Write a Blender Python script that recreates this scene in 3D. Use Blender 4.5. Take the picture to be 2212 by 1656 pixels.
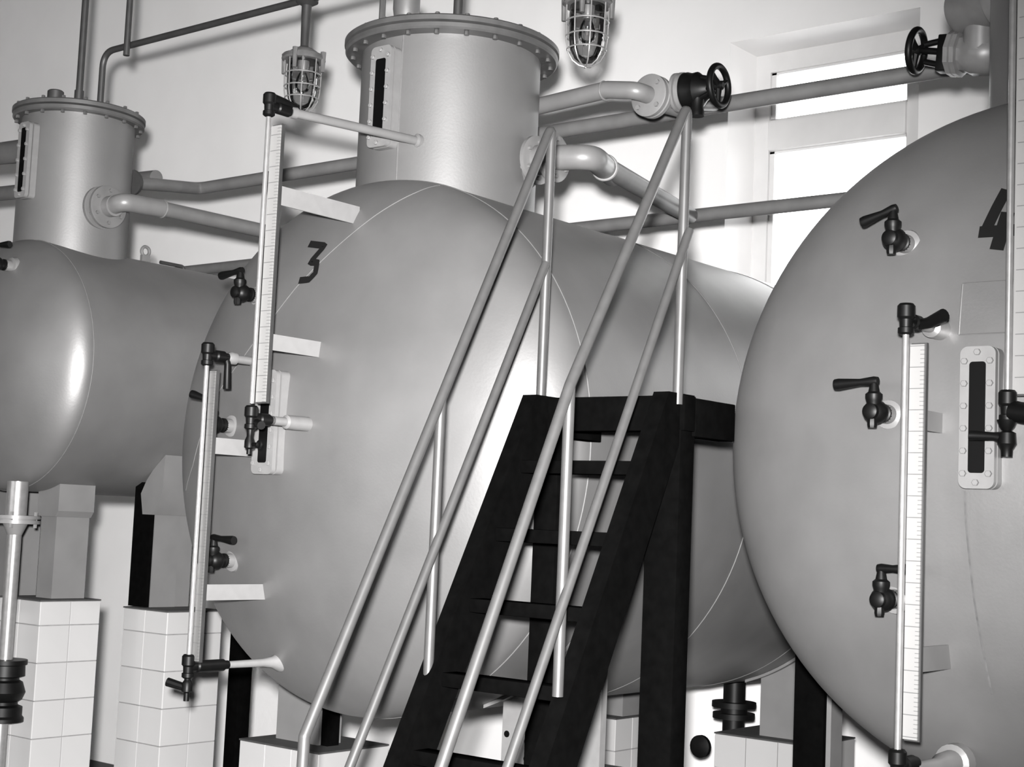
import bpy, bmesh, math
from mathutils import Vector, Matrix

for o in list(bpy.data.objects):
    bpy.data.objects.remove(o)
S = bpy.context.scene
COL = S.collection
CZ = 1.95                      # eye height above the floor; heights below are given relative to the eye

# ------------------------------------------------------------------ camera, world, light
F_PX, YAW, PITCH, ROLL = 3301.93, 0.67965, 0.09112, 0.04333
fw = Vector((-math.sin(YAW)*math.cos(PITCH), math.cos(YAW)*math.cos(PITCH), math.sin(PITCH)))
r0 = Vector((math.cos(YAW), math.sin(YAW), 0)); u0 = r0.cross(fw)
rt = r0*math.cos(ROLL) + u0*math.sin(ROLL); up = -r0*math.sin(ROLL) + u0*math.cos(ROLL)
cd = bpy.data.cameras.new('camera'); cam = bpy.data.objects.new('camera', cd); COL.objects.link(cam)
cd.sensor_width = 36.0; cd.sensor_fit = 'HORIZONTAL'; cd.lens = F_PX*36.0/2212.0
cd.clip_start = 0.05; cd.clip_end = 200
mw = Matrix.Identity(4)
for i in range(3):
    mw[i][0] = rt[i]; mw[i][1] = up[i]; mw[i][2] = -fw[i]
mw[2][3] = CZ
cam.matrix_world = mw
S.camera = cam

wd = bpy.data.worlds.new('sky'); S.world = wd; wd.use_nodes = True
bg = wd.node_tree.nodes['Background']; bg.inputs[0].default_value = (1, 1, 1, 1); bg.inputs[1].default_value = 14.0

def flash_light():
    l = bpy.data.lights.new('camera_flash', 'SPOT'); l.energy = 8600; l.shadow_soft_size = 0.05
    l.spot_size = math.radians(78); l.spot_blend = 1.0; l.color = (1.0, 0.99, 0.985)
    o = bpy.data.objects.new('camera_flash', l); COL.objects.link(o)
    p = Vector((0, 0, CZ)) + up*0.125 - rt*0.035 - fw*0.12
    o.location = p
    aim = Vector((-6.0, 5.0, CZ - 0.1))
    o.rotation_euler = (aim - p).to_track_quat('-Z', 'Y').to_euler()
flash_light()

S.view_settings.view_transform = 'Standard'; S.view_settings.look = 'None'
S.view_settings.exposure = -0.5; S.view_settings.gamma = 1.0; S.view_settings.use_curve_mapping = False

# ------------------------------------------------------------------ materials
def mat(name, col, rough=0.5, metal=0.0, var=0.0, vscale=6.0, bump=0.0, bscale=60.0, spec=0.5, coat=0.0):
    m = bpy.data.materials.new(name); m.use_nodes = True
    nt = m.node_tree; b = nt.nodes['Principled BSDF']
    c = col if isinstance(col, tuple) else (col, col*0.99, col*0.985)
    b.inputs['Base Color'].default_value = (*c, 1); b.inputs['Roughness'].default_value = rough
    b.inputs['Metallic'].default_value = metal; b.inputs['Specular IOR Level'].default_value = spec
    b.inputs['Coat Weight'].default_value = coat; b.inputs['Coat Roughness'].default_value = 0.22
    tc = nt.nodes.new('ShaderNodeTexCoord')
    if var > 0:
        n = nt.nodes.new('ShaderNodeTexNoise'); n.inputs['Scale'].default_value = vscale; n.inputs['Detail'].default_value = 5
        nt.links.new(tc.outputs['Object'], n.inputs['Vector'])
        r = nt.nodes.new('ShaderNodeValToRGB')
        r.color_ramp.elements[0].position = 0.3; r.color_ramp.elements[1].position = 0.7
        r.color_ramp.elements[0].color = (*[x*(1-var) for x in c], 1); r.color_ramp.elements[1].color = (*[min(1, x*(1+var)) for x in c], 1)
        nt.links.new(n.outputs['Fac'], r.inputs['Fac']); nt.links.new(r.outputs['Color'], b.inputs['Base Color'])
    if bump > 0:
        n2 = nt.nodes.new('ShaderNodeTexNoise'); n2.inputs['Scale'].default_value = bscale; n2.inputs['Detail'].default_value = 4
        nt.links.new(tc.outputs['Object'], n2.inputs['Vector'])
        bp = nt.nodes.new('ShaderNodeBump'); bp.inputs['Strength'].default_value = bump; bp.inputs['Distance'].default_value = 0.01
        nt.links.new(n2.outputs['Fac'], bp.inputs['Height']); nt.links.new(bp.outputs['Normal'], b.inputs['Normal'])
    return m

M = {}
M['paint'] = mat('tank_paint', 0.145, 0.46, 0.55, 0.10, 4.0, 0.03, 120)
M['turret'] = mat('turret_paint', 0.115, 0.50, 0.40, 0.06, 5.0, 0.03, 120)
M['weld'] = mat('weld_bead_paint', 0.095, 0.6, 0.2, 0.1, 60)
M['plate'] = mat('pale_plate_paint', 0.125, 0.45, 0, 0.06, 30)
M['rim'] = mat('rim_paint', 0.05, 0.42, 0, 0.15, 20)
M['leggrey'] = mat('leg_paint', 0.1, 0.5, 0, 0.08, 8)
M['pipe'] = mat('pipe_paint', 0.09, 0.45, 0, 0.12, 14)
M['pipelight'] = mat('light_pipe_paint', 0.11, 0.4, 0, 0.08, 14)
M['conduit'] = mat('conduit_paint', 0.02, 0.5, 0, 0.2, 20)
M['black'] = mat('black_enamel', 0.0016, 0.6, 0, 0.2, 30, spec=0.0)
M['blackvalve'] = mat('black_valve_paint', 0.002, 0.45, 0, 0.2, 30, spec=0.15)
M['number'] = mat('number_paint', 0.006, 0.8, spec=0.05)
M['rail'] = mat('rail_tube_paint', 0.055, 0.38, 0.3, 0.08, 30)
M['white'] = mat('white_bracket_paint', 0.15, 0.45, 0, 0.05, 30)
M['steel'] = mat('bright_steel', 0.24, 0.28, 0.6, 0.1, 40)
M['wall'] = mat('wall_plaster', 0.73, 0.85, 0, 0.03, 2.0, 0.03, 40, 0.2)
M['ceil'] = mat('ceiling_paint', 0.30, 0.9)
M['dado'] = mat('grey_wall_paint', 0.22, 0.8)
M['floor'] = mat('floor_concrete', 0.06, 0.7, 0, 0.25, 3.0, 0.05, 30)
M['frame'] = mat('window_frame_paint', 0.55, 0.5, 0, 0.03, 8)
M['tile'] = mat('white_glazed_tile', 0.27, 0.18, 0, 0.05, 1.6)
M['grout'] = mat('grout', 0.14, 0.9, 0, 0.2, 30)
M['slab'] = mat('pier_top_mortar', 0.02, 0.8, 0, 0.3, 20)
M['slot'] = mat('sight_glass_dark', 0.0015, 0.45, spec=0.08)
M['lampmetal'] = mat('lamp_casting', 0.08, 0.45, 0.2, 0.2, 30)
M['wire'] = mat('cage_wire', 0.2, 0.35, 0.5)
M['stain'] = mat('drip_stain', 0.06, 0.8, 0, 0.3, 40)
M['gray_valve'] = mat('grey_valve_paint', 0.12, 0.4, 0, 0.1, 25)

def glass_mat(name, fac):
    m = bpy.data.materials.new(name); m.use_nodes = True; nt = m.node_tree; nt.nodes.clear()
    out = nt.nodes.new('ShaderNodeOutputMaterial'); mx = nt.nodes.new('ShaderNodeMixShader')
    tr = nt.nodes.new('ShaderNodeBsdfTransparent'); gl = nt.nodes.new('ShaderNodeBsdfGlossy'); gl.inputs['Roughness'].default_value = 0.03
    fr = nt.nodes.new('ShaderNodeFresnel'); fr.inputs['IOR'].default_value = 1.45
    ad = nt.nodes.new('ShaderNodeMath'); ad.operation = 'MULTIPLY_ADD'; ad.inputs[1].default_value = fac; ad.inputs[2].default_value = 0.01
    tr.inputs[0].default_value = (0.93, 0.93, 0.93, 1)
    nt.links.new(fr.outputs[0], ad.inputs[0]); nt.links.new(ad.outputs[0], mx.inputs[0])
    nt.links.new(tr.outputs[0], mx.inputs[1]); nt.links.new(gl.outputs[0], mx.inputs[2]); nt.links.new(mx.outputs[0], out.inputs[0])
    return m
M['glass'] = glass_mat('window_glass', 1.0)
M['jar'] = glass_mat('lamp_glass', 1.6)

def scale_mat(name, w):
    m = mat(name, w, 0.35); nt = m.node_tree; b = nt.nodes['Principled BSDF']
    tc = nt.nodes.new('ShaderNodeTexCoord'); sp = nt.nodes.new('ShaderNodeSeparateXYZ'); nt.links.new(tc.outputs['Object'], sp.inputs[0])
    def mth(op, a, bb=None):
        n = nt.nodes.new('ShaderNodeMath'); n.operation = op
        for i, v in enumerate((a, bb)):
            if v is None: continue
            if isinstance(v, (int, float)): n.inputs[i].default_value = v
            else: nt.links.new(v, n.inputs[i])
        return n.outputs[0]
    z = mth('ADD', sp.outputs['Z'], 10.0)
    fine = mth('LESS_THAN', mth('MODULO', z, 0.01), 0.0016)
    longt = mth('LESS_THAN', mth('MODULO', z, 0.05), 0.0022)
    right = mth('GREATER_THAN', sp.outputs['X'], 0.008)
    mid = mth('GREATER_THAN', sp.outputs['X'], -0.02)
    k = mth('MAXIMUM', mth('MULTIPLY', fine, right), mth('MULTIPLY', longt, mid))
    mx = nt.nodes.new('ShaderNodeMix'); mx.data_type = 'RGBA'
    nt.links.new(mth('MULTIPLY', k, 0.75), mx.inputs[0])
    mx.inputs[6].default_value = (w, w*.99, w*.975, 1); mx.inputs[7].default_value = (0.05, 0.05, 0.05, 1)
    nt.links.new(mx.outputs[2], b.inputs['Base Color'])
    return m
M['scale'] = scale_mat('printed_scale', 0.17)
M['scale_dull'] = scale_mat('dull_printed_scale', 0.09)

# ------------------------------------------------------------------ geometry helpers (eye-relative heights, metres)
def V(x, y, z): return Vector((x, y, z + CZ))

def basis(axis):
    a = Vector(axis).normalized()
    t = Vector((0, 0, 1)) if abs(a.z) < 0.9 else Vector((1, 0, 0))
    e1 = t.cross(a).normalized(); e2 = a.cross(e1)
    return a, e1, e2

class G:
    def __init__(self): self.bm = bmesh.new()
    def box(self, x0, x1, y0, y1, z0, z1, bevel=0.0):
        v = [self.bm.verts.new(V(x, y, z)) for x in (x0, x1) for y in (y0, y1) for z in (z0, z1)]
        fs = [self.bm.faces.new([v[i] for i in q]) for q in ((0,1,3,2),(4,6,7,5),(0,4,5,1),(2,3,7,6),(0,2,6,4),(1,5,7,3))]
        if bevel > 0:
            es = list({e for f in fs for e in f.edges})
            bmesh.ops.bevel(self.bm, geom=es, offset=bevel, segments=2, affect='EDGES', profile=0.5)
        return self
    def obox(self, c, ax, ay, az, sx, sy, sz, bevel=0.0):
        c = V(*c); ax, ay, az = [Vector(a).normalized() for a in (ax, ay, az)]
        v = [self.bm.verts.new(c + ax*i*sx/2 + ay*j*sy/2 + az*k*sz/2) for i in (-1,1) for j in (-1,1) for k in (-1,1)]
        fs = [self.bm.faces.new([v[i] for i in q]) for q in ((0,1,3,2),(4,6,7,5),(0,4,5,1),(2,3,7,6),(0,2,6,4),(1,5,7,3))]
        if bevel > 0:
            es = list({e for f in fs for e in f.edges})
            bmesh.ops.bevel(self.bm, geom=es, offset=bevel, segments=2, affect='EDGES', profile=0.5)
        return self
    def tube(self, pts, r, seg=16, closed=False):
        P = [V(*p) for p in pts]; n = len(P); rs = r if isinstance(r, (list, tuple)) else [r]*n
        T = []
        for i in range(n):
            a = P[(i-1) % n] if (i > 0 or closed) else P[0]; b = P[(i+1) % n] if (i < n-1 or closed) else P[-1]
            T.append((b-a).normalized())
        _, e1, e2 = basis(T[0]); rings = []
        for i in range(n):
            if i:
                q = T[i-1].rotation_difference(T[i]); e1 = q @ e1; e2 = q @ e2
            rings.append([self.bm.verts.new(P[i] + (e1*math.cos(2*math.pi*k/seg) + e2*math.sin(2*math.pi*k/seg))*rs[i]) for k in range(seg)])
        for i in range(n if closed else n-1):
            A, B = rings[i], rings[(i+1) % n]
            for k in range(seg):
                self.bm.faces.new((A[k], A[(k+1) % seg], B[(k+1) % seg], B[k]))
        if not closed:
            self.bm.faces.new(rings[0][::-1]); self.bm.faces.new(rings[-1])
        return self
    def lathe(self, o, axis, prof, seg=32):
        """prof: list of (distance along axis, radius)"""
        O = V(*o); a, e1, e2 = basis(axis); rings = []
        for d, r in prof:
            if r < 1e-6: rings.append([self.bm.verts.new(O + a*d)])
            else: rings.append([self.bm.verts.new(O + a*d + (e1*math.cos(2*math.pi*k/seg) + e2*math.sin(2*math.pi*k/seg))*r) for k in range(seg)])
        for A, B in zip(rings, rings[1:]):
            for k in range(seg):
                k2 = (k+1) % seg
                if len(A) == 1 and len(B) == 1: continue
                if len(A) == 1: self.bm.faces.new((A[0], B[k2], B[k]))
                elif len(B) == 1: self.bm.faces.new((A[k], A[k2], B[0]))
                else: self.bm.faces.new((A[k], A[k2], B[k2], B[k]))
        if len(rings[0]) > 1: self.bm.faces.new(rings[0][::-1])
        if len(rings[-1]) > 1: self.bm.faces.new(rings[-1])
        return self
    def torus(self, o, axis, R, r, seg=48, sub=10):
        O = Vector(o); a, e1, e2 = basis(axis)
        pts = [tuple(O + (e1*math.cos(2*math.pi*k/seg) + e2*math.sin(2*math.pi*k/seg))*R) for k in range(seg)]
        return self.tube(pts, r, sub, closed=True)
    def prism(self, poly, plane, d0, d1):
        """poly in 2D; plane 'xz' extruded along y, 'yz' along x"""
        def P(a, b, d): return V(a, d, b) if plane == 'xz' else V(d, a, b)
        A = [self.bm.verts.new(P(a, b, d0)) for a, b in poly]; B = [self.bm.verts.new(P(a, b, d1)) for a, b in poly]
        self.bm.faces.new(A[::-1]); self.bm.faces.new(B)
        n = len(poly)
        for i in range(n): self.bm.faces.new((A[i], A[(i+1) % n], B[(i+1) % n], B[i]))
        return self

WLOC = {}
def tag(o, label=None, cat=None, group=None, kind=None):
    if label: o['label'] = label
    if cat: o['category'] = cat
    if group: o['group'] = group
    if kind: o['kind'] = kind
    return o
def wloc(o): return WLOC.get(o.name, Vector((0, 0, 0))) if o else Vector((0, 0, 0))
def obj(name, g, m, parent=None, label=None, cat=None, group=None, kind=None, sharp=35):
    bm = g.bm; bmesh.ops.recalc_face_normals(bm, faces=bm.faces)
    co = [v.co for v in bm.verts]
    lo = Vector([min(c[i] for c in co) for i in range(3)]); hi = Vector([max(c[i] for c in co) for i in range(3)])
    ctr = (lo+hi)/2
    for v in bm.verts: v.co -= ctr
    me = bpy.data.meshes.new(name); bm.to_mesh(me); bm.free()
    for p in me.polygons: p.use_smooth = True
    me.set_sharp_from_angle(angle=math.radians(sharp))
    me.materials.append(M[m])
    o = bpy.data.objects.new(name, me); COL.objects.link(o)
    WLOC[o.name] = ctr; o.location = ctr - wloc(parent)
    if parent: o.parent = parent
    return tag(o, label, cat, group, kind)
def thing(name, loc, label, cat, group=None):
    o = bpy.data.objects.new(name, None); o.empty_display_size = 0.1; COL.objects.link(o)
    o.location = V(*loc); WLOC[o.name] = o.location.copy()
    return tag(o, label, cat, group)
def clone(src, wpos, parent):
    o = src.copy(); COL.objects.link(o); WLOC[o.name] = Vector(wpos); o.location = Vector(wpos) - wloc(parent); o.parent = parent
    return o
def struct(name, g, m, parent=None): return obj(name, g, m, parent, kind='structure')

def fillet(pts, r, n=8):
    P = [Vector(p) for p in pts]; out = [P[0]]
    for a, b, c in zip(P, P[1:], P[2:]):
        d1 = (a-b); d2 = (c-b); ang = d1.angle(d2)
        t = min(r/math.tan(ang/2), d1.length*0.49, d2.length*0.49)
        s = b + d1.normalized()*t; e = b + d2.normalized()*t
        for i in range(n+1):
            u = i/n; out.append(s*(1-u)**2 + b*2*u*(1-u) + e*u*u)
    out.append(P[-1]); return [tuple(p) for p in out]

FL = -CZ
# ------------------------------------------------------------------ the room
XW0, XW1, YW0, YW1, ZC = -15.0, 7.5, -6.0, 7.0, 5.2
WX0, WX1, WZ0, WZ1 = -4.235, -3.143, 0.35, 2.65           # window recess in the back wall
struct('floor', G().box(XW0-.3, XW1+.3, YW0-.3, YW1+.4, FL-.12, FL), 'floor')
struct('ceiling', G().box(XW0-.3, XW1+.3, YW0-.3, YW1+.4, ZC, ZC+.12), 'ceil')
VX0, VX1 = -2.20, -1.10                                   # second window, hidden behind tank 4
g = G(); g.box(XW0-.3, WX0, YW1, YW1+.4, FL, ZC); g.box(WX1, VX0, YW1, YW1+.4, FL, ZC); g.box(VX1, XW1+.3, YW1, YW1+.4, FL, ZC)
for a0, a1 in ((WX0, WX1), (VX0, VX1)):
    g.box(a0, a1, YW1, YW1+.4, WZ1, ZC); g.box(a0, a1, YW1, YW1+.4, FL, WZ0)
struct('wall_back', g, 'wall')
struct('wall_left', G().box(XW0-.3, XW0, YW0, YW1, FL, ZC), 'wall')
struct('wall_right', G().box(XW1, XW1+.3, YW0, YW1, FL, ZC), 'dado')
g = G(); FW = [(-8.6, -7.3), (-6.4, -5.1), (-4.2, -2.9)]           # windows in the wall behind the camera
xs = [XW0-.3] + [x for w in FW for x in w] + [XW1+.3]
for k in range(0, len(xs), 2): g.box(xs[k], xs[k+1], YW0-.3, YW0, FL, ZC)
for a0, a1 in FW:
    g.box(a0, a1, YW0-.3, YW0, FL, -.6); g.box(a0, a1, YW0-.3, YW0, 1.6, ZC)
struct('wall_front', g, 'dado')
for k, (a0, a1) in enumerate(FW):
    g = G(); g.box(a0, a0+.07, YW0-.2, YW0-.13, -.6, 1.6); g.box(a1-.07, a1, YW0-.2, YW0-.13, -.6, 1.6)
    g.box(a0+.07, a1-.07, YW0-.2, YW0-.13, -.6, -.5); g.box(a0+.07, a1-.07, YW0-.2, YW0-.13, 1.52, 1.6); g.box(a0+.07, a1-.07, YW0-.2, YW0-.13, .95, 1.02)
    w = struct('window_%d' % (k+3), g, 'frame')
    for z0, z1 in ((-.5, .95), (1.02, 1.52)): obj('pane', G().box(a0+.07, a1-.07, YW0-.17, YW0-.163, z0, z1), 'glass', w)
struct('baseboard_back', G().box(XW0, XW1, YW1-.015, YW1, FL, FL+.1), 'floor')

def window(nm_, WX0, WX1, gx0, gx1):
    yf0, yf1 = 7.29, 7.36
    g = G()
    g.box(WX0, gx0, yf0, yf1, WZ0, WZ1); g.box(gx1, WX1, yf0, yf1, WZ0, WZ1)
    g.box(gx0, gx1, yf0, yf1, 2.545, WZ1); g.box(gx0, gx1, yf0, yf1, WZ0, WZ0+.1)
    w = struct(nm_, g, 'frame')
    obj('transom', G().box(gx0, gx1, yf0-.02, yf1, 2.10, 2.272, 0.01), 'frame', w)
    for nm, z0, z1 in (('sash', 2.272, 2.545), ('sash', WZ0+.1, 2.10)):
        g = G(); t = .028; y0, y1 = yf0+.018, yf0+.05
        g.box(gx0, gx0+t, y0, y1, z0, z1); g.box(gx1-t*.4, gx1, y0, y1, z0, z1)
        g.box(gx0, gx1, y0, y1, z1-t*.4, z1); g.box(gx0, gx1, y0, y1, z0, z0+t*.4)
        s = obj(nm, g, 'frame', w)
        obj('pane', G().box(gx0+t, gx1-t*.4, yf0+.03, yf0+.036, z0+t*.4, z1-t*.4), 'glass', s)
    obj('window_sill', G().box(WX0, WX1, YW1-.03, yf0, WZ0-.03, WZ0+.002), 'frame', w)
window('window_1', WX0, WX1, -4.145, -3.335)
window('window_2', VX0, VX1, -2.11, -1.22)

# ------------------------------------------------------------------ tanks
R, HR = 0.9, 0.3873
def dome_y(T, Rt, dx, dz, eps=0.0):
    h = HR*Rt
    return T[1] - h*math.sqrt(max(0.0, 1-(dx*dx+dz*dz)/(Rt*Rt))) - eps

def shell_and_heads(root, T, Rt, yb, seams):
    X, Y, Z = T; h = HR*Rt
    obj('shell', G().lathe((X, Y, Z), (0, 1, 0), [(0, Rt), ((yb-Y)*.33, Rt), ((yb-Y)*.66, Rt), (yb-Y, Rt)], 144), 'paint', root)
    n = 40
    prof = [(-h*math.cos(i/n*math.pi/2), Rt*math.sin(i/n*math.pi/2)) for i in range(n+1)]
    prof[0] = (-h, 0.0)
    obj('front_head', G().lathe((X, Y, Z), (0, 1, 0), prof, 144), 'paint', root, sharp=80)
    obj('rear_head', G().lathe((X, yb, Z), (0, -1, 0), prof, 96), 'paint', root, sharp=80)
    for y in [Y] + seams + [yb]:
        obj('weld_seam', G().torus((X, y, Z), (0, 1, 0), Rt, 0.0024, 144, 8), 'weld', root)

def hexbolt_mesh(r, hgt):
    g = G(); g.lathe((0, 0, -CZ), (0, 0, 1), [(0, r), (hgt*.8, r), (hgt, r*.8)], 6); return g

def turret(root, c, rt_, rr, z0, z1, nb):
    x, y = c
    t = obj('turret', G().lathe((x, y, z0), (0, 0, 1), [(0, rt_), ((z1-z0)*.5, rt_), (z1-z0, rt_)], 96), 'turret', root)
    obj('rim_flange', G().lathe((x, y, z1-.004), (0, 0, 1), [(0, rt_*.9), (0, rr-.006), (.006, rr), (.020, rr)], 96), 'rim', t)
    obj('lid', G().lathe((x, y, z1+.020), (0, 0, 1), [(0, rr-.012), (.004, rr+.004), (.020, rr+.004), (.026, rr-.004), (.026, 0)], 96), 'rim', t)
    b0 = None
    rb = (rt_+rr)/2 + .004
    for k in range(nb):
        a = 2*math.pi*(k+.5)/nb
        for zz in (z1-.016, z1+.045):
            w = V(x+rb*math.cos(a), y+rb*math.sin(a), zz+.006)
            if b0 is None:
                b0 = obj('bolt', hexbolt_mesh(.009, .013), 'rim', t); b0.location = w - wloc(t); WLOC[b0.name] = w
            else: clone(b0, w, t)
    return t

def sight_window(parent, xc, yf, zc, w, hgt, depth, sw, sh, nbolt):
    """bolted plate with a dark slot, facing -Y; yf is the front face"""
    def rrect(w, h, r, n=6):
        p = []
        for cx, cz, a0 in ((w/2-r, h/2-r, 0), (-w/2+r, h/2-r, 90), (-w/2+r, -h/2+r, 180), (w/2-r, -h/2+r, 270)):
            for i in range(n+1):
                a = math.radians(a0+90*i/n); p.append((xc+cx+r*math.cos(a), zc+cz+r*math.sin(a)))
        return p
    g = G(); g.prism(rrect(w, hgt, .018), 'xz', yf, yf+.016)
    p = obj('sight_window', g, 'plate', parent, sharp=30)
    obj('gasket', G().prism(rrect(w-.010, hgt-.010, .015), 'xz', yf+.016, yf+.022), 'rim', p)
    obj('back_plate', G().prism(rrect(w, hgt, .018), 'xz', yf+.022, yf+depth), 'plate', p, sharp=30)
    obj('glass_slot', G().prism(rrect(sw, sh, .008), 'xz', yf-.001, yf+.010), 'slot', p)
    b0 = None; k = nbolt
    pts = [(s*(w/2-.012), -hgt/2+.035+i*(hgt-.07)/(k-1)) for s in (-1, 1) for i in range(k)] + [(0, hgt/2-.014), (0, -hgt/2+.014)]
    for dx, dz in pts:
        w_ = V(xc+dx, yf-.004, zc+dz)
        if b0 is None:
            b0 = obj('bolt', G().lathe((0, 0, -CZ), (0, 1, 0), [(-.004, .0065), (-.003, .008), (.006, .008)], 6), 'plate', p)
            b0.location = w_ - wloc(p); WLOC[b0.name] = w_
        else: clone(b0, w_, p)
    return p

def cock(root, T, Rt, dx, dz, hdir=(-1, 0, -.1), hl=.1, lift=.06, light='pipelight', out=.085):
    """sampling cock screwed into the head: light stub, black body, spindle and tapered lever"""
    x, z = T[0]+dx, T[2]+dz; y = dome_y(T, Rt, dx, dz)
    c = (x, y-out+.015, z)
    b = obj('sampling_cock', G().lathe((x, y-out-.028, z), (0, 1, 0), [(0, .012), (.004, .019), (.016, .020), (.020, .024), (.028, .029), (.046, .030), (.056, .026), (.060, .020), (.070, .020), (.072, .024), (.082, .024)], 20), 'blackvalve', root)
    obj('stub', G().lathe((x, y+.015, z), (0, -1, 0), [(0, .040), (.018, .036), (.022, .024), (out-.036, .024)], 24), light, b)
    obj('bonnet', G().lathe((x, y-out, z+.015), (0, 0, 1), [(0, .016), (.012, .019), (.018, .021), (.028, .021), (.034, .014), (lift, .009)], 16), 'blackvalve', b)
    obj('drain_nut', G().lathe((x, y-out-.006, z-.018), (0, 0, -1), [(0, .012), (.014, .013), (.022, .011)], 8), 'blackvalve', b)
    h = Vector(hdir).normalized(); o = Vector((x, y-out, z+.015+lift))
    g = G(); g.tube([tuple(o-h*.010), tuple(o), tuple(o+h*hl*.35), tuple(o+h*hl*.9), tuple(o+h*hl)], [.010, .012, .0090, .0145, .0135], 14)
    obj('lever', g, 'blackvalve', b)

def stroke_on_dome(T, Rt, strokes, wd):
    """flat painted strokes that follow the head's surface"""
    g = G(); bm = g.bm
    for pl, w in strokes:
        P = [Vector(p) for p in pl]; pts = []
        for a, b in zip(P, P[1:]):
            n = max(2, int((b-a).length/.008))
            pts += [a.lerp(b, i/n) for i in range(n)]
        pts.append(P[-1])
        prev = None
        for i, q in enumerate(pts):
            d = (pts[min(i+1, len(pts)-1)] - pts[max(i-1, 0)]).normalized(); nn = Vector((-d.y, d.x))
            row = []
            for s in (-1, -.33, .33, 1):
                u = q + nn*s*w/2
                row.append(bm.verts.new(V(T[0]+u.x, dome_y(T, Rt, u.x, u.y, .0034), T[2]+u.y)))
            if prev:
                for k in range(3): bm.faces.new((prev[k], prev[k+1], row[k+1], row[k]))
            prev = row
    return g

def saddle_leg(root, T, Rt, x0, x1, y0, y1, zb, m='leggrey', plate=True, name='leg'):
    """upright whose top follows the underside of the shell"""
    n = 8; top = []
    for i in range(n+1):
        x = x0+(x1-x0)*i/n; top.append((x, T[2]-math.sqrt(max(0, (Rt+.012)**2-(x-T[0])**2))))
    l = obj(name, G().prism([(x0, zb), (x1, zb)]+top[::-1], 'xz', y0, y1), m, root)
    if plate:
        up_ = [(x, T[2]-math.sqrt(max(0, (Rt+.001)**2-(x-T[0])**2))) for x, _ in top]
        e = .05 if x0 > T[0] else -.05
        a = (x0-.06, T[2]-math.sqrt((Rt+.012)**2-(x0-.06-T[0])**2)); a2 = (x0-.06, T[2]-math.sqrt((Rt+.001)**2-(x0-.06-T[0])**2))
        b = (x1+.03, T[2]-math.sqrt((Rt+.012)**2-(x1+.03-T[0])**2)); b2 = (x1+.03, T[2]-math.sqrt((Rt+.001)**2-(x1+.03-T[0])**2))
        obj('saddle_plate', G().prism([a]+top+[b]+[b2]+up_[::-1]+[a2], 'xz', y0-.03, y1+.03), m, l)
    return l

T3 = (-3.5874, 3.714, 0.2416); T4 = (-1.3619, 3.8611, 0.2569); T2 = (-5.7362, 3.7298, 0.5842); R2 = 0.5378
YB = 6.30

# ---- tank 3
t3 = thing('storage_tank', (T3[0], 5.0, T3[2]-R), 'large grey horizontal tank painted with the number 3, behind the black stair', 'tank', 'horizontal storage tanks')
shell_and_heads(t3, T3, R, YB, [4.692, 5.6])
wl = [(.275, .852), (.242, .818), (.189, .775), (.146, .74), (-.016, .594), (-.114, .502), (-.21, .394), (-.323, .284), (-.47, .156), (-.552, .047), (-.63, -.087), (-.716, -.174)]
wl = [(p[0]+(q[0]-p[0])*i/6, p[1]+(q[1]-p[1])*i/6) for p, q in zip(wl, wl[1:]) for i in range(6)] + [wl[-1]]
obj('weld_seam', G().tube([(T3[0]+a, dome_y(T3, R, a, b, 0), T3[2]+b) for a, b in wl], .0017, 8), 'weld', t3)
tu = turret(t3, (T3[0], 4.015), .3205, .382, 1.02, 1.648, 22)
obj('weld_seam', G().tube([(T3[0]+.055, 4.015-.315, 1.13), (T3[0]+.055, 4.015-.315, 1.648)], .003, 8), 'weld', tu)
obj('nozzle', G().lathe((-3.83, 4.02, 1.69), (0, 0, 1), [(0, .07), (.02, .07), (.02, .045), (.10, .045), (.11, .06), (.14, .06), (.16, .045), (.19, .05), (.25, .05)], 24), 'turret', tu)
obj('clamp_lug', G().tube([(-3.905, 3.97, 1.80), (-3.905, 3.97, 1.92)], .012, 8), 'rim', tu)
sight_window(t3, -3.58, 3.645, 1.424, .094, .35, .062, .046, .262, 6)
sight_window(t3, -3.698, 3.318, .290, .098, .335, .060, .040, .262, 6)
obj('painted_number', stroke_on_dome(T3, R, [([(-.115, .655), (-.030, .640), (-.075, .585), (-.040, .582), (-.033, .545), (-.055, .524), (-.105, .524)], .024)], 0), 'number', t3, 'black painted number 3')
cock(t3, T3, R, -.320, .487, (-1, 0, -.12), .10)
cock(t3, T3, R, -.355, .042, (-1, -.3, .3), .09)
cock(t3, T3, R, -.358, -.406, (1, 0, -.05), .10)
saddle_leg(t3, T3, R, -4.42, -4.19, 4.12, 4.24, -.86)
obj('leg_channel', G().box(-4.185, -4.15, 4.13, 4.19, -.86, -.47), 'black', t3)
pl = saddle_leg(t3, T3, R, -3.21, -2.815, 4.00, 4.03, -.80, 'plate')
for hx, hz in ((-3.105, -.705), (-3.105, -.760), (-3.19, -.690)):
    obj('bolt_hole', G().lathe((hx, 4.0005, hz), (0, -1, 0), [(0, .011), (.002, .011)], 14), 'slot', pl)
saddle_leg(t3, T3, R, -3.25, -3.0, 5.78, 5.96, -.842)
saddle_leg(t3, T3, R, -4.20, -3.95, 5.78, 5.96, -.842)
dr = obj('drain_pipe', G().tube([(T3[0], 6.14, -.62), (T3[0], 6.14, -.80)], .05, 20), 'blackvalve', t3)
obj('drain_valve', G().lathe((T3[0], 6.14, -.76), (0, 0, -1), [(0, .05), (0, .10), (.025, .10), (.025, .06), (.05, .06), (.05, .095), (.075, .095), (.075, .05), (.30, .05), (1.19, .045)], 24), 'blackvalve', dr)
obj('handwheel', G().lathe((T3[0]-.09, 6.03, -.96), (0, -1, 0), [(0, .02), (.01, .05), (.03, .05), (.04, .02)], 20), 'blackvalve', dr)

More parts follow.
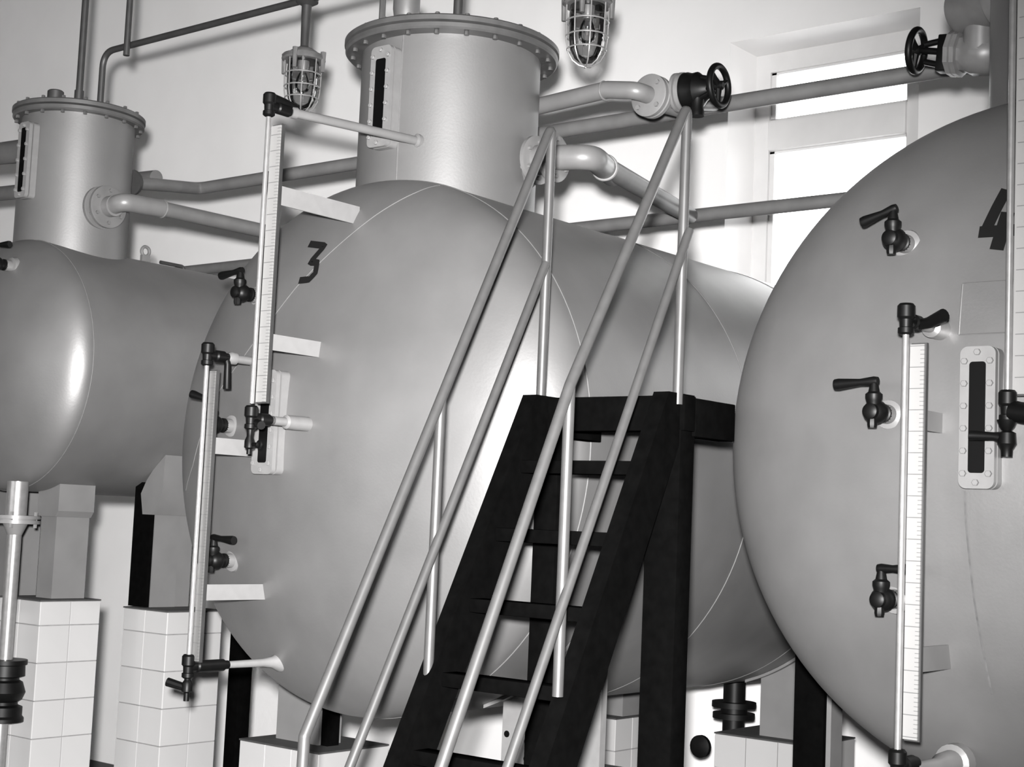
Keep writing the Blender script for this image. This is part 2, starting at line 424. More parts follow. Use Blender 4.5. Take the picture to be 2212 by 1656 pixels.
# ---- tank 4
t4 = thing('storage_tank', (T4[0], 5.0, T4[2]-R), 'large grey horizontal tank painted with the number 4, nearest on the right', 'tank', 'horizontal storage tanks')
shell_and_heads(t4, T4, R, YB+.1, [4.84, 5.7])
tu4 = turret(t4, (-1.325, 4.20), .3205, .382, 1.03, 1.66, 22)
sight_window(t4, -1.396, 3.466, .295, .086, .335, .060, .040, .262, 6)
sight_window(t4, -1.315, 3.83, 1.43, .094, .35, .062, .046, .262, 6)
obj('painted_number', stroke_on_dome(T4, R, [([(-.022, .606), (-.040, .560), (-.062, .498)], .030), ([(-.078, .500), (.045, .496)], .030), ([(-.010, .545), (-.028, .450)], .036)], 0), 'number', t4, 'black painted number 4')
cock(t4, T4, R, -.272, .488, (-1, 0, -.32), .088)
cock(t4, T4, R, -.286, .052, (-1, 0, -.06), .105)
cock(t4, T4, R, -.274, -.402, (1, 0, 0.02), .085)
g = G()
for a, b in (((-.107, .371), (.02, .371)), ((-.107, .371), (-.107, .243)), ((-.107, .243), (.02, .243)), ((.02, .371), (.02, .243))):
    g.tube([(T4[0]+a[0]+(b[0]-a[0])*i/6, dome_y(T4, R, a[0]+(b[0]-a[0])*i/6, a[1]+(b[1]-a[1])*i/6, -.0005), T4[2]+a[1]+(b[1]-a[1])*i/6) for i in range(7)], .0022, 6)
obj('patch_outline', g, 'paint', t4)
sd = [(-.081, -.134), (-.079, -.21), (-.073, -.287), (-.066, -.385), (-.057, -.472), (-.048, -.548), (-.041, -.613)]
obj('drip_stain', stroke_on_dome(T4, R, [(sd, .005)], 0), 'stain', t4, 'thin dark drip stain running down from the sight window')
for x0, x1 in ((-1.87, -1.62), (-1.04, -.79)):
    saddle_leg(t4, T4, R, x0, x1, 4.3, 4.45, -.86); saddle_leg(t4, T4, R, x0, x1, 5.85, 6.0, -.86)

# ---- tank 2 (smaller, far left)
t2 = thing('storage_tank', (T2[0], 4.6, T2[2]-R2), 'smaller grey horizontal tank raised on tall legs at the far left', 'tank', 'horizontal storage tanks')
shell_and_heads(t2, T2, R2, 5.75, [4.95])
tu2 = turret(t2, (T2[0], 3.955), .2435, .283, 1.0, 1.683, 18)
sight_window(t2, -5.715, 3.668, 1.46, .080, .33, .050, .034, .28, 5)
obj('cap_stub', G().lathe((-5.85, 3.90, 1.72), (0, 0, 1), [(0, .036), (.115, .036), (.12, .030)], 20), 'conduit', tu2)
cock(t2, T2, R2, .115, .395, (1, .2, 0), .085)
lg = obj('lifting_lug', G().torus((-5.736, 4.36, 1.178), (1, 0, 0), .022, .008, 24, 8), 'leggrey', t2)
obj('lug_foot', G().box(-5.744, -5.728, 4.338, 4.382, 1.10, 1.160), 'leggrey', lg)
obj('hook_bar', G().tube(fillet([(-5.70, 4.42, 1.135), (-5.70, 4.55, 1.135), (-5.70, 4.57, 1.10)], .01), .009, 8), 'conduit', t2)
# rear leg on its tiled pier, then the front one
lr = obj('leg', G().box(-5.525, -5.40, 4.249, 4.385, -.43, -.025), 'leggrey', t2)
obj('dark_web', G().box(-5.525, -5.405, 4.230, 4.249, -.43, .11), 'black', lr)
obj('flange_strip', G().box(-5.51, -5.41, 4.385, 4.47, -.43, .05), 'leggrey', lr)
obj('saddle_block', G().prism([(-5.455, -.03), (-5.385, -.03), (-5.330, .06), (-5.322, .23), (-5.40, .165), (-5.44, .12), (-5.475, .06)], 'xz', 4.222, 4.42), 'leggrey', lr)
lf = obj('leg', G().box(-5.685, -5.575, 3.87, 4.035, -.40, -.03), 'leggrey', t2)
obj('saddle_block', G().prism([(-5.69, -.055), (-5.56, -.055), (-5.54, -.03), (-5.54, .088), (-5.69, .055)], 'xz', 3.85, 4.03), 'leggrey', lf)
for yy in (3.55, 4.0):
    obj('leg', G().box(-6.22, -6.10, yy, yy+.15, -.48, .30), 'leggrey', t2)
# drain with flange and black valve
DX, DY = -5.58, 3.675
dp = obj('drain_pipe', G().tube([(DX, DY, .085), (DX, DY, -.06)], .043, 24), 'steel', t2)
obj('flange', G().lathe((DX, DY, -.055), (0, 0, -1), [(0, .05), (0, .098), (.014, .098), (.014, .085), (.020, .085), (.020, .098), (.034, .098), (.034, .05), (.08, .030)], 32), 'pipelight', dp)
obj('lower_pipe', G().tube([(DX, DY, -.10), (DX, DY, -CZ+.0)], .029, 24), 'steel', dp)
obj('drain_valve', G().lathe((DX, DY, -.645), (0, 0, -1), [(0, .045), (0, .088), (.018, .088), (.022, .080), (.065, .082), (.072, .060), (.082, .060), (.09, .075), (.13, .088), (.16, .075), (.17, .060), (.182, .060), (.19, .08), (.225, .08), (.235, .088), (.25, .088), (.25, .045)], 28), 'blackvalve', dp)
for k in range(4):
    a = math.pi/4+k*math.pi/2
    obj('flange_bolt', G().tube([(DX+.08*math.cos(a), DY+.08*math.sin(a), -.04), (DX+.08*math.cos(a), DY+.08*math.sin(a), -.105)], .008, 6), 'pipelight', dp)

# ------------------------------------------------------------------ tiled piers
TILE = {}
def tile_piece(parent, ax, c, w, h):
    """tile centred at c on a face: ax 'y' faces -Y, ax 'x' faces +X"""
    key = (ax, round(w, 3), round(h, 3)); wpos = V(*c)
    if key not in TILE:
        t = .007; b = .0015; bm = bmesh.new()
        def pt(u, v, d): return Vector((u, -d, v)) if ax == 'y' else Vector((d, u, v))
        base = [bm.verts.new(pt(sx*w/2, sz*h/2, 0)) for sx, sz in ((-1,-1),(1,-1),(1,1),(-1,1))]
        mid = [bm.verts.new(pt(sx*w/2, sz*h/2, t-b)) for sx, sz in ((-1,-1),(1,-1),(1,1),(-1,1))]
        top = [bm.verts.new(pt(sx*(w/2-b), sz*(h/2-b), t)) for sx, sz in ((-1,-1),(1,-1),(1,1),(-1,1))]
        for A, B in ((base, mid), (mid, top)):
            for i in range(4): bm.faces.new((A[i], A[(i+1) % 4], B[(i+1) % 4], B[i]))
        bm.faces.new(top); bm.faces.new(base[::-1])
        bmesh.ops.recalc_face_normals(bm, faces=bm.faces)
        me = bpy.data.meshes.new('tile'); bm.to_mesh(me); bm.free(); me.materials.append(M['tile'])
        TILE[key] = me
    o = bpy.data.objects.new('tile', TILE[key]); COL.objects.link(o); o.location = wpos - wloc(parent); o.parent = parent
    return o
def pier(x0, x1, y0, y1, zt, label, first=.094, rowh=.155, cw=.150, group='white tiled piers'):
    p = thing('tiled_pier', ((x0+x1)/2, (y0+y1)/2, FL), label, 'pier', group)
    e = .007
    obj('core', G().box(x0, x1-e, y0+e, y1, FL, zt-.004), 'grout', p)
    obj('mortar_top', G().box(x0-.002, x1+.002, y0-.002, y1, zt-.006, zt), 'slab', p)
    rows = []; z = zt-.006; h = first
    while z-h > FL-.001:
        rows.append((z-h, z)); z -= h; h = rowh
    gap = .0032
    for z0, z1 in rows:
        for ax, a, b in (('y', x0, x1), ('x', y0, y1)):
            n = max(1, round((b-a)/cw)); w = (b-a)/n
            for i in range(n):
                u = a+w*(i+.5)
                c = (u, y0+e, (z0+z1)/2) if ax == 'y' else (x1-e, u, (z0+z1)/2)
                tile_piece(p, ax, c, w-gap, z1-z0-gap)
    return p
pier(-5.50, -5.20, 4.19, 4.49, -.431, 'tall white tiled pier under the rear leg of the small tank, beside the lower gauge')
pier(-5.83, -5.53, 3.790, 4.09, -.402, 'tall white tiled pier under the front leg of the small tank, by the drain pipe', first=.10)
pier(-4.49, -4.06, 4.0, 4.37, -.86, 'low white tiled pier at the foot of the left handrail under tank 3', first=.155)
pier(-3.42, -2.97, 5.70, 6.10, -.842, 'low white tiled pier behind the stair under the rear right of tank 3', first=.14)
pier(-4.38, -3.93, 5.70, 6.10, -.842, 'low white tiled pier at the back, under the rear left of tank 3', first=.14)
pier(-3.25, -2.78, 3.97, 4.35, -.80, 'white tiled pier hidden behind the stair under the front right of tank 3', first=.155)
for (x0, x1) in ((-1.95, -1.5), (-1.15, -.70)):
    for (y0, y1) in ((4.2, 4.6), (5.75, 6.15)):
        pier(x0, x1, y0, y1, -.86, 'white tiled pier under tank 4, '+('left ' if x0 < -1.5 else 'right ')+('front' if y0 < 5 else 'rear'), first=.155)
for yy in (3.55, 4.0):
    pier(-6.31, -6.01, yy-.06, yy+.24, -.48, 'tall white tiled pier under the '+('front' if yy < 3.8 else 'rear')+' left leg of the small tank', first=.10)
ps = thing('steel_post', (-5.68, 5.04, FL), 'black steel post standing behind the tiled piers under the small tank', 'post')
obj('shaft', G().box(-5.725, -5.642, 5.0, 5.08, FL+.015, .04, .004), 'black', ps)
obj('foot_plate', G().box(-5.77, -5.60, 4.96, 5.12, FL, FL+.015), 'black', ps)

# ------------------------------------------------------------------ the stair with handrails and landing
XL, XR = -2.641, -2.173
SL = 1.95
st = thing('steel_stair', ((XL+XR)/2, 2.9, FL), 'black steel stair with pale tube handrails climbing to the landing between the tanks', 'stair')
def stringer(x0, x1):
    d = .118; k = 1/SL
    yb = 3.40-(.36-FL)/SL
    ang = math.atan(SL); hy = d/math.sin(ang)
    poly = [(yb-hy*.35, FL), (yb+hy*.65, FL), (3.43+hy*.3, .36), (3.40-hy*.42, .36)]
    obj('stringer', G().prism(poly, 'yz', x0, x1), 'black', st)
stringer(XL-.02, XL+.028); stringer(XR-.05, XR-.002)
for k in range(1, 12):
    z = .36-k*.1875; y = 3.40-k*.1875/SL
    obj('tread', G().box(XL+.028, XR-.05, y-.018, y+.040, z-.034, z+.002, .003), 'black', st)
obj('landing_beam', G().box(XL-.02, XR+.012, 3.40, 3.455, .262, .356, .003), 'black', st)
obj('landing_beam', G().box(XR-.04, XR+.012, 3.455, 3.66, .25, .352, .003), 'black', st)
obj('landing_beam', G().box(XL-.02, XL+.03, 3.455, 3.66, .25, .352, .003), 'black', st)
obj('deck_plate', G().box(-2.63, -2.21, 3.455, 3.68, .345, .356), 'black', st)
obj('catwalk_plate', G().box(-2.655, -2.31, 3.68, 4.70, .335, .35), 'black', st)
obj('column', G().box(XL-.012, XL+.066, 3.405, 3.465, FL, .27, .003), 'black', st)
obj('column', G().box(XR-.100, XR+.002, 3.40, 3.47, FL, .27, .003), 'black', st)
obj('column', G().box(-2.462, -2.352, 4.60, 4.70, FL, .335, .003), 'black', st)
obj('column_side', G().box(-2.352, -2.335, 4.62, 4.70, FL, -.3), 'leggrey', st)
rr = .0140
def rails(X, ytop, ztop, ybot, zbot, pm, xoff, mid):
    obj('handrail', G().tube(fillet([(X, 3.395, .33), (X, 3.395, ztop+.012)] + mid + [(X, ybot, zbot), (X, ybot-.012, zbot-.80)], .010), rr, 16), 'rail', st)
    (ya, za), (yb, zb) = pm
    obj('mid_rail', G().tube([(X+xoff, ya, za), (X+xoff, yb, zb)], .0125, 14), 'rail', st)
rails(XL+.004, 3.374, 1.13, 2.548, -.517, ((3.372, .735), (2.42, -1.12)), .016, [])
rails(XR-.008, 3.345, 1.123, 2.505, -.545, ((3.400, .795), (2.46, -1.06)), .016, [(XR-.008, 2.920, .335)])
def post(X, y, ztop, zbot):
    obj('rail_post', G().tube([(X, y, zbot), (X, y, ztop)], [.0135, .0135], 14), 'rail', st)
post(XL+.004, 2.973, .318, -.44); post(XR-.008, 2.920, .335, -.40)

# ------------------------------------------------------------------ level gauges
def gauge(label, X, Y, zt, zb, s0, s1, sw, T, brackets, smat='scale', bmat='white', group='level gauges on the tank heads'):
    g0 = thing('level_gauge', (X, Y, zb-.08), label, 'gauge', group)
    obj('sight_tube', G().tube([(X, Y, zb), (X, Y, zt)], .0078, 14), 'steel', g0)
    sc = obj('scale_plate', G().box(X+.0085, X+.0085+sw, Y+.006, Y+.011, s0, s1), smat, g0)
    obj('backing_strip', G().box(X+.010, X+.0125+sw, Y+.011, Y+.022, s0-.004, s1+.004), 'conduit', g0)
    for z, hh in brackets:
        yy = dome_y(T, R, X+.03-T[0], z-T[2]) + .01
        b = obj('bracket_bar', G().box(X+.014, X+.020, Y+.02, yy, z-hh/2, z+hh/2), bmat, g0)
    return g0
def elbow_valve(g0, X, Y, z, l, r=.016):
    """compact black valve head on the tube with a horizontal barrel running back to the tank"""
    v = obj('valve_body', G().lathe((X, Y, z-.035), (0, 0, 1), [(0, .014), (.004, .019), (.016, .019), (.018, .015), (.036, .016), (.042, .021), (.068, .021), (.074, .016)], 18), 'blackvalve', g0)
    obj('barrel', G().lathe((X, Y, z), (0, 1, 0), [(0, .015), (.03, .015), (.035, .019), (l-.02, .019), (l-.015, .014), (l, .014)], 18), 'blackvalve', v)
    return v
# tank 3, tall gauge
X, Y = -3.548, 3.130
g3a = gauge('tall level gauge with white printed scale rising to the turret of tank 3', X, Y, 1.225, .33, .335, 1.195, .042, T3, ((.985, .060), (.525, .050)))
v = elbow_valve(g3a, X, Y, 1.262, .10)
obj('lever', G().tube([(X, Y-.005, 1.290), (X, Y+.06, 1.284), (X, Y+.115, 1.278)], [.014, .015, .012], 12), 'blackvalve', v)
obj('connecting_pipe', G().lathe((X, Y+.09, 1.262), ((-3.47-X), 3.70-Y-.09, 1.272-1.262), [(0, .019), (.02, .019), (.022, .015), (.50, .015), (.505, .024), (.60, .026)], 18), 'pipelight', g3a)
v = elbow_valve(g3a, X, Y, .285, .09)
obj('lever', G().tube([(X, Y+.02, .275), (X+.06, Y-.01, .262)], [.012, .013], 12), 'blackvalve', v)
obj('drain_tip', G().lathe((X, Y, .25), (0, 0, -1), [(0, .012), (.02, .010), (.035, .016), (.055, .016), (.06, .008), (.075, .008)], 12), 'blackvalve', v)
obj('drain_key', G().torus((X+.045, Y, .205), (0, 1, 0), .010, .004, 16, 6), 'blackvalve', v)
obj('drain_key_bar', G().tube([(X-.01, Y, .205), (X+.036, Y, .205)], .006, 8), 'blackvalve', v)
obj('connecting_pipe', G().lathe((X, Y+.08, .285), (0, 1, 0), [(0, .014), (.06, .014), (.065, .022), (.18, .024)], 18), 'plate', g3a)
# tank 3, lower gauge
X, Y = -3.80, 3.155
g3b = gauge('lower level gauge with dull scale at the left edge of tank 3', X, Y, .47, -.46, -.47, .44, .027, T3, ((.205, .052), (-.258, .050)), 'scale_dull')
v = elbow_valve(g3b, X, Y, .492, .085)
obj('lever', G().tube([(X, Y+.075, .50), (X, Y+.085, .47), (X+.004, Y+.085, .39)], [.014, .011, .013], 12), 'blackvalve', v)
obj('connecting_pipe', G().lathe((X, Y+.08, .492), (0, 1, 0), [(0, .012), (.012, .020), (.035, .020), (.04, .012), (.055, .014), (.11, .014), (.115, .022), (.30, .025)], 18), 'pipelight', g3b)
v = elbow_valve(g3b, X, Y, -.49, .16)
obj('drain_tip', G().lathe((X, Y, -.51), (0, 0, -1), [(0, .012), (.02, .010), (.03, .017), (.055, .017), (.06, .009), (.085, .009)], 12), 'blackvalve', v)
obj('drain_lever', G().tube([(X, Y, -.555), (X-.06, Y-.03, -.54)], [.012, .014], 10), 'blackvalve', v)
obj('connecting_pipe', G().lathe((X, Y+.15, -.49), (0, 1, 0), [(0, .011), (.16, .013), (.20, .018), (.23, .032), (.26, .034)], 18), 'white', g3b)
# tank 4, lower gauge
X, Y = -1.522, 3.345
g4a = gauge('level gauge with white printed scale in front of tank 4, left of its sight window', X, Y, .49, -.50, -.452, .457, .035, T4, ((.285, .048), (-.275, .058)), 'scale', 'leggrey')
v = elbow_valve(g4a, X, Y, .515, .085)
obj('lever', G().tube([(X+.005, Y+.055, .510), (X+.04, Y+.04, .512), (X+.085, Y+.02, .525)], [.012, .014, .016], 12), 'blackvalve', v)
obj('connecting_pipe', G().lathe((X, Y+.08, .515), (.05, 1, 0), [(0, .014), (.05, .014), (.055, .025), (.11, .026), (.115, .038), (.145, .040)], 20), 'steel', g4a)
v = elbow_valve(g4a, X, Y, -.515, .10)
obj('connecting_pipe', G().lathe((X, Y+.09, -.530), (.03, 1, -.02), [(0, .016), (.12, .018), (.15, .028), (.20, .032), (.205, .045), (.24, .047)], 20), 'pipelight', g4a)
# tank 4, tall gauge at the frame's edge
X, Y = -1.312, 3.437
g4b = gauge('tall level gauge with white printed scale at the right edge of the photograph', X, Y, 1.36, .35, .345, 1.32, .050, T4, ((1.0, .06), (.60, .05)))
v = elbow_valve(g4b, X, Y, 1.39, .10)
obj('connecting_pipe', G().lathe((X, Y+.09, 1.39), (0, 1, 0), [(0, .019), (.02, .015), (.30, .015), (.31, .024), (.38, .026)], 18), 'pipelight', g4b)
v = elbow_valve(g4b, X, Y, .315, .09, .02)
obj('drain_tip', G().lathe((X, Y, .285), (0, 0, -1), [(0, .024), (.015, .018), (.025, .010), (.030, .020), (.055, .022), (.068, .014), (.085, .013)], 14), 'blackvalve', v)
obj('drain_lever', G().tube([(X, Y, .243), (X-.03, Y-.005, .247), (X-.085, Y-.01, .249)], [.016, .010, .012], 12), 'blackvalve', v)
obj('side_arm', G().tube([(X+.01, Y, .305), (X+.075, Y-.01, .295)], [.024, .026], 14), 'blackvalve', v)
obj('connecting_pipe', G().lathe((X, Y+.08, .315), (0, 1, 0), [(0, .014), (.03, .022), (.12, .024)], 18), 'plate', g4b)

# ------------------------------------------------------------------ pipework
pb = thing('header_pipe', (-2.5, 4.75, 1.54), 'long grey upper pipe running behind the turrets and across the window', 'pipe', 'header pipes along the back wall')
obj('tube', G().tube(fillet([(-5.66, 4.20, 1.462), (-5.86, 4.75, 1.565), (2.6, 4.75, 1.576)], .04), .0295, 20), 'pipe', pb)
obj('flange', G().lathe((-5.655, 4.185, 1.459), (-.34, .92, .17), [(0, .06), (.02, .06), (.02, .05), (.03, .05)], 24), 'conduit', pb)
obj('clip', G().box(-4.60, -4.585, 4.70, 4.80, 1.535, 1.615), 'pipe', pb)
pc = thing('header_pipe', (-2.5, 5.4, 1.30), 'long grey lower pipe running behind the tanks and across the window', 'pipe', 'header pipes along the back wall')
obj('tube', G().tube([(-8.2, 5.4, 1.318), (2.6, 5.4, 1.328)], .0285, 20), 'pipe', pc)
pl_ = thing('header_pipe', (-7.2, 4.75, 1.62), 'short length of grey pipe leaving the frame at the far left behind the small turret', 'pipe', 'header pipes along the back wall')
obj('tube', G().tube([(-9.4, 4.75, 1.80), (-6.2, 4.75, 1.655)], .040, 20), 'pipe', pl_)

def flange_pair(root, c, axis, r, m, gap=.03, nb=6):
    a = Vector(axis).normalized(); c = Vector(c)
    for k in (0, 1):
        p = c + a*(gap*k)
        f = obj('flange', G().lathe(tuple(p), axis, [(0, r*.9), (.003, r), (.017, r), (.020, r*.9)], 36), m, root)
        _, e1, e2 = basis(axis)
        for i in range(nb):
            t = 2*math.pi*(i+.5)/nb; q = p + (e1*math.cos(t)+e2*math.sin(t))*r*.76
            obj('flange_bolt', G().lathe(tuple(q - a*.010), axis, [(0, .008), (.04, .008)], 6), m, f)
b3 = thing('branch_pipe', (-3.2, 4.2, 1.2), 'thick grey elbow pipe with flanges leaving the side of tank 3 turret', 'pipe', 'branch pipes from the turrets')
obj('neck', G().tube([(-3.32, 4.085, 1.256), (-3.16, 4.085, 1.256)], .052, 24), 'pipelight', b3)
obj('collar', G().lathe((-3.285, 4.085, 1.256), (1, 0, 0), [(0, .094), (.012, .088), (.016, .06)], 36), 'pipelight', b3)
flange_pair(b3, (-3.245, 4.085, 1.256), (1, 0, 0), .085, 'pipelight', .075)
obj('elbow', G().tube(fillet([(-3.15, 4.085, 1.256), (-3.02, 4.12, 1.250), (-3.19, 4.48, 1.282)], .10), .043, 24), 'pipelight', b3)
obj('weld_seam', G().torus((-3.112, 4.32, 1.266), (-.42, .9, .08), .043, .006, 32, 8), 'plate', b3)
obj('tube', G().tube([(-3.10, 4.30, 1.266), (-3.415, 5.36, 1.315)], .036, 20), 'pipe', b3)
b2 = thing('branch_pipe', (-5.3, 4.0, 1.2), 'thick grey elbow pipe with flanges leaving the small turret at the left', 'pipe', 'branch pipes from the turrets')
obj('neck', G().tube([(-5.55, 3.93, 1.278), (-5.40, 3.93, 1.278)], .045, 24), 'pipelight', b2)
flange_pair(b2, (-5.505, 3.93, 1.278), (1, 0, 0), .092, 'pipe', .045)
obj('elbow', G().tube(fillet([(-5.42, 3.93, 1.280), (-5.345, 3.93, 1.290), (-5.35, 4.14, 1.300)], .07), .039, 24), 'pipelight', b2)
obj('weld_seam', G().torus((-5.35, 4.14, 1.300), (0, 1, 0), .037, .005, 32, 8), 'pipelight', b2)
obj('tube', G().tube([(-5.35, 4.10, 1.300), (-5.35, 5.38, 1.312)], .033, 20), 'pipe', b2)
s2 = thing('side_nozzle', (-6.2, 3.95, 1.55), 'grey flanged nozzle on the left side of the small turret, cut by the frame', 'nozzle')
obj('cone', G().lathe((-5.96, 3.95, 1.60), (-1, 0, .06), [(0, .11), (.02, .11), (.03, .10), (.16, .055), (.45, .05)], 32), 'pipe', s2)

def handwheel(root, c, axis, R_, r_, m, spokes=3):
    w = obj('handwheel', G().torus(c, axis, R_, r_, 40, 12), m, root)
    a, e1, e2 = basis(axis); C = Vector(c)
    for i in range(spokes):
        t = 2*math.pi*i/spokes+.5; q = C + (e1*math.cos(t)+e2*math.sin(t))*R_
        obj('spoke', G().tube([tuple(C), tuple((C+q)/2), tuple(q)], [r_*1.1, r_*.8, r_*.7], 8), m, w)
    obj('hub', G().lathe(tuple(C - a*.015), axis, [(0, .012), (.004, .016), (.026, .016), (.032, .010)], 16), m, w)
    return w
g1 = thing('gate_valve', (-2.85, 4.35, 1.40), 'black gate valve with handwheel on the flanged pipe beside tank 3 turret', 'valve', 'gate valves')
obj('inlet_pipe', G().tube(fillet([(-3.45, 4.30, 1.522), (-3.06, 4.245, 1.521), (-2.935, 4.245, 1.500), (-2.925, 4.31, 1.497)], .05), .031, 20), 'pipelight', g1)
obj('weld_seam', G().torus((-3.075, 4.251, 1.521), (1, 0, 0), .031, .005, 28, 8), 'pipelight', g1)
ax = (.06, 1, 0)
f = obj('flange', G().lathe((-2.925, 4.300, 1.497), ax, [(0, .070), (.003, .075), (.018, .075), (.020, .070)], 40), 'plate', g1)
obj('flange', G().lathe((-2.924, 4.324, 1.497), ax, [(0, .070), (.003, .075), (.018, .075), (.020, .070)], 40), 'plate', g1)
_, e1, e2 = basis(ax)
for i in range(4):
    t = 2*math.pi*(i+.5)/4; q = Vector((-2.925, 4.300, 1.497)) + (e1*math.cos(t)+e2*math.sin(t))*.056 - Vector(ax)*.008
    obj('flange_bolt', G().lathe(tuple(q), ax, [(0, .009), (.06, .009)], 6), 'plate', f)
obj('throat', G().tube([(-2.923, 4.33, 1.497), (-2.915, 4.50, 1.51)], .046, 24), 'gray_valve', g1)
obj('bonnet_neck', G().tube([(-2.915, 4.40, 1.51), (-2.84, 4.39, 1.516)], .045, 24), 'gray_valve', g1)
obj('flange', G().lathe((-2.866, 4.385, 1.516), (1, .12, 0), [(0, .060), (.003, .068), (.014, .068), (.016, .058), (.020, .058), (.022, .068), (.036, .068)], 36), 'plate', g1)
bd = obj('valve_body', G().lathe((-2.826, 4.39, 1.516), (1, .05, 0), [(0, .066), (.012, .066), (.03, .060), (.05, .062), (.07, .044), (.10, .026), (.12, .022)], 28), 'blackvalve', g1)
obj('bonnet_lug', G().lathe((-2.775, 4.38, 1.48), (0, 0, -1), [(0, .026), (.03, .022), (.045, .026), (.06, .026)], 18), 'blackvalve', bd)
obj('yoke', G().tube([(-2.74, 4.35, 1.545), (-2.69, 4.345, 1.53)], .008, 10).tube([(-2.74, 4.35, 1.475), (-2.69, 4.345, 1.490)], .008, 10), 'blackvalve', bd)
obj('stem', G().tube([(-2.76, 4.385, 1.512), (-2.66, 4.345, 1.503)], .009, 12), 'blackvalve', bd)
handwheel(g1, (-2.668, 4.345, 1.503), (1, .05, 0), .066, .0115, 'blackvalve')
obj('outlet_pipe', G().tube([(-2.915, 4.48, 1.51), (-2.915, 4.75, 1.576)], .028, 18), 'pipe', g1)

g2 = thing('gate_valve', (-1.9, 4.45, 1.45), 'grey gate valve with black yoke and handwheel beside the turret of tank 4', 'valve', 'gate valves')
obj('branch', G().lathe((-1.60, 4.33, 1.635), (-1, .35, 0), [(0, .072), (.06, .072), (.06, .105), (.075, .112), (.098, .112), (.10, .085), (.105, .078), (.25, .078), (.27, .070), (.285, .045), (.285, 0)], 36), 'gray_valve', g2)
bd = obj('valve_body', G().lathe((-1.735, 4.44, 1.490), (-1, 0, .16), [(0, .045), (.03, .068), (.08, .070), (.10, .060), (.115, .060), (.118, .074), (.132, .074), (.134, .066), (.138, .074), (.152, .074), (.155, .05)], 10), 'gray_valve', g2)
obj('mount', G().tube([(-1.79, 4.42, 1.50), (-1.78, 4.40, 1.63)], .050, 20), 'gray_valve', bd)
yk = obj('yoke', G().tube([(-1.885, 4.44, 1.562), (-1.975, 4.44, 1.556)], .010, 10).tube([(-1.885, 4.44, 1.468), (-1.975, 4.44, 1.500)], .010, 10), 'blackvalve', bd)
obj('yoke_plate', G().obox((-1.905, 4.44, 1.515), (-1, 0, .1), (0, 1, 0), (.1, 0, 1), .045, .05, .115, .004), 'blackvalve', bd)
obj('stem', G().tube([(-1.89, 4.44, 1.517), (-2.03, 4.45, 1.552)], .011, 12), 'blackvalve', bd)
handwheel(g2, (-2.008, 4.45, 1.545), (-1, -.05, .15), .064, .0115, 'blackvalve')

# ------------------------------------------------------------------ conduits and lamps
YC = 4.0
c1 = thing('conduit', (-5.66, YC, 1.70), 'black conduit bending from the small turret lid and rising to the hanging lamp', 'conduit', 'black conduits')
obj('tube', G().tube(fillet([(-5.655, YC, 1.72), (-5.655, YC, 2.012), (-4.35, YC, 2.012), (-1.2, YC, 2.012)], .075), .0145, 14), 'conduit', c1)
c2 = thing('conduit', (-5.815, YC, 1.70), 'black vertical conduit standing on the small turret lid', 'conduit', 'black conduits')
obj('tube', G().tube([(-5.818, YC, 1.72), (-5.818, YC, ZC)], .016, 14), 'conduit', c2)
obj('union', G().tube([(-5.818, YC, 1.80), (-5.818, YC, 1.86)], .021, 14), 'conduit', c2)
c3 = thing('conduit', (-5.445, YC-.03, 1.95), 'black hanger rod crossing in front of the sloping conduit', 'conduit', 'black conduits')
obj('rod', G().tube([(-5.447, YC-.03, 1.955), (-5.447, YC-.03, ZC)], .014, 12), 'conduit', c3)
c4 = thing('conduit', (-3.56, YC, 1.69), 'black vertical conduit standing on the lid of tank 3 turret', 'conduit', 'black conduits')
obj('tube', G().tube([(-3.556, YC, 1.69), (-3.556, YC, ZC)], .017, 14), 'conduit', c4)

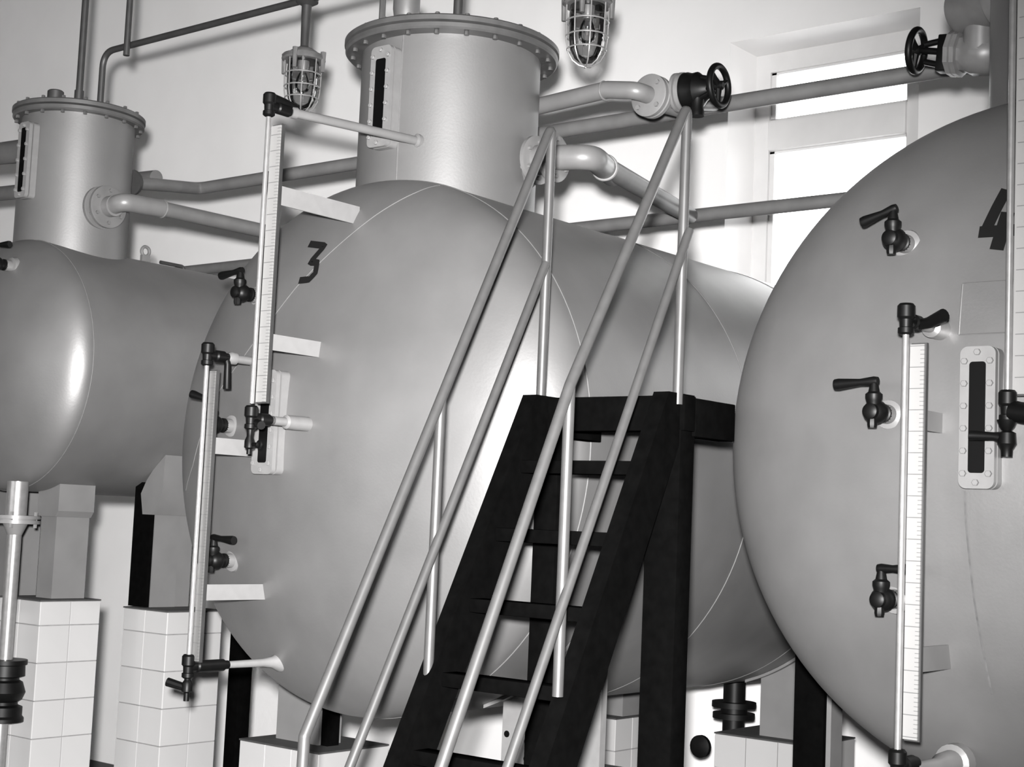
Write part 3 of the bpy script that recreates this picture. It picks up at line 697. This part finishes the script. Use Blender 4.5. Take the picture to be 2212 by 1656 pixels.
def lamp(x, y, zt, label):
    """zt: height of the flange ring; jar hangs .22 below"""
    L = thing('cage_lamp', (x, y, zt-.24), label, 'lamp', 'hanging cage lamps')
    obj('hanger', G().lathe((x, y, 2.03), (0, 0, -1), [(0, .045), (.03, .045), (.045, .020), (2.03-zt-.05, .016), (2.03-zt-.03, .022)], 20), 'conduit', L)
    cp = obj('cap', G().lathe((x, y, zt+.045), (0, 0, -1), [(0, .018), (.008, .034), (.022, .056), (.034, .062), (.036, .082), (.052, .086), (.058, .080), (.058, .0)], 36), 'lampmetal', L)
    for k in range(4):
        a = k*math.pi/2+.4
        obj('ear', G().tube([(x+.082*math.cos(a), y+.082*math.sin(a), zt+.02), (x+.082*math.cos(a), y+.082*math.sin(a), zt-.06)], [.011, .008], 8), 'lampmetal', cp)
    pr = [(0, .060), (.03, .062), (.11, .060), (.15, .054), (.178, .040), (.192, .022), (.197, 0)]
    obj('glass_jar', G().lathe((x, y, zt-.013), (0, 0, -1), pr, 36), 'jar', L, sharp=80)
    obj('bulb', G().lathe((x, y, zt-.03), (0, 0, -1), [(0, .014), (.03, .014), (.05, .024), (.08, .030), (.10, .024), (.112, 0)], 20), 'jar', L, sharp=80)
    obj('socket', G().lathe((x, y, zt-.012), (0, 0, -1), [(0, .024), (.03, .022), (.045, .016)], 16), 'lampmetal', L)
    cg = None
    for k in range(8):
        a = k*math.pi/4
        pts = [(x+r*math.cos(a), y+r*math.sin(a), zt-.013-d) for d, r in ((0, .072), (.05, .071), (.12, .069), (.16, .062), (.188, .046), (.203, .024), (.207, .004))]
        obj('cage_wire', G().tube(pts, .0026, 6), 'wire', L)
    for d, r in ((.055, .071), (.105, .070), (.150, .065)):
        obj('cage_ring', G().torus((x, y, zt-.013-d), (0, 0, 1), r, .0028, 32, 6), 'wire', L)
lamp(-4.350, YC, 1.775, 'hanging cage lamp between the small turret and tank 3 turret')
lamp(-2.975, YC, 1.745, 'cage lamp with clear glass jar right of tank 3 turret, cut by the top edge')
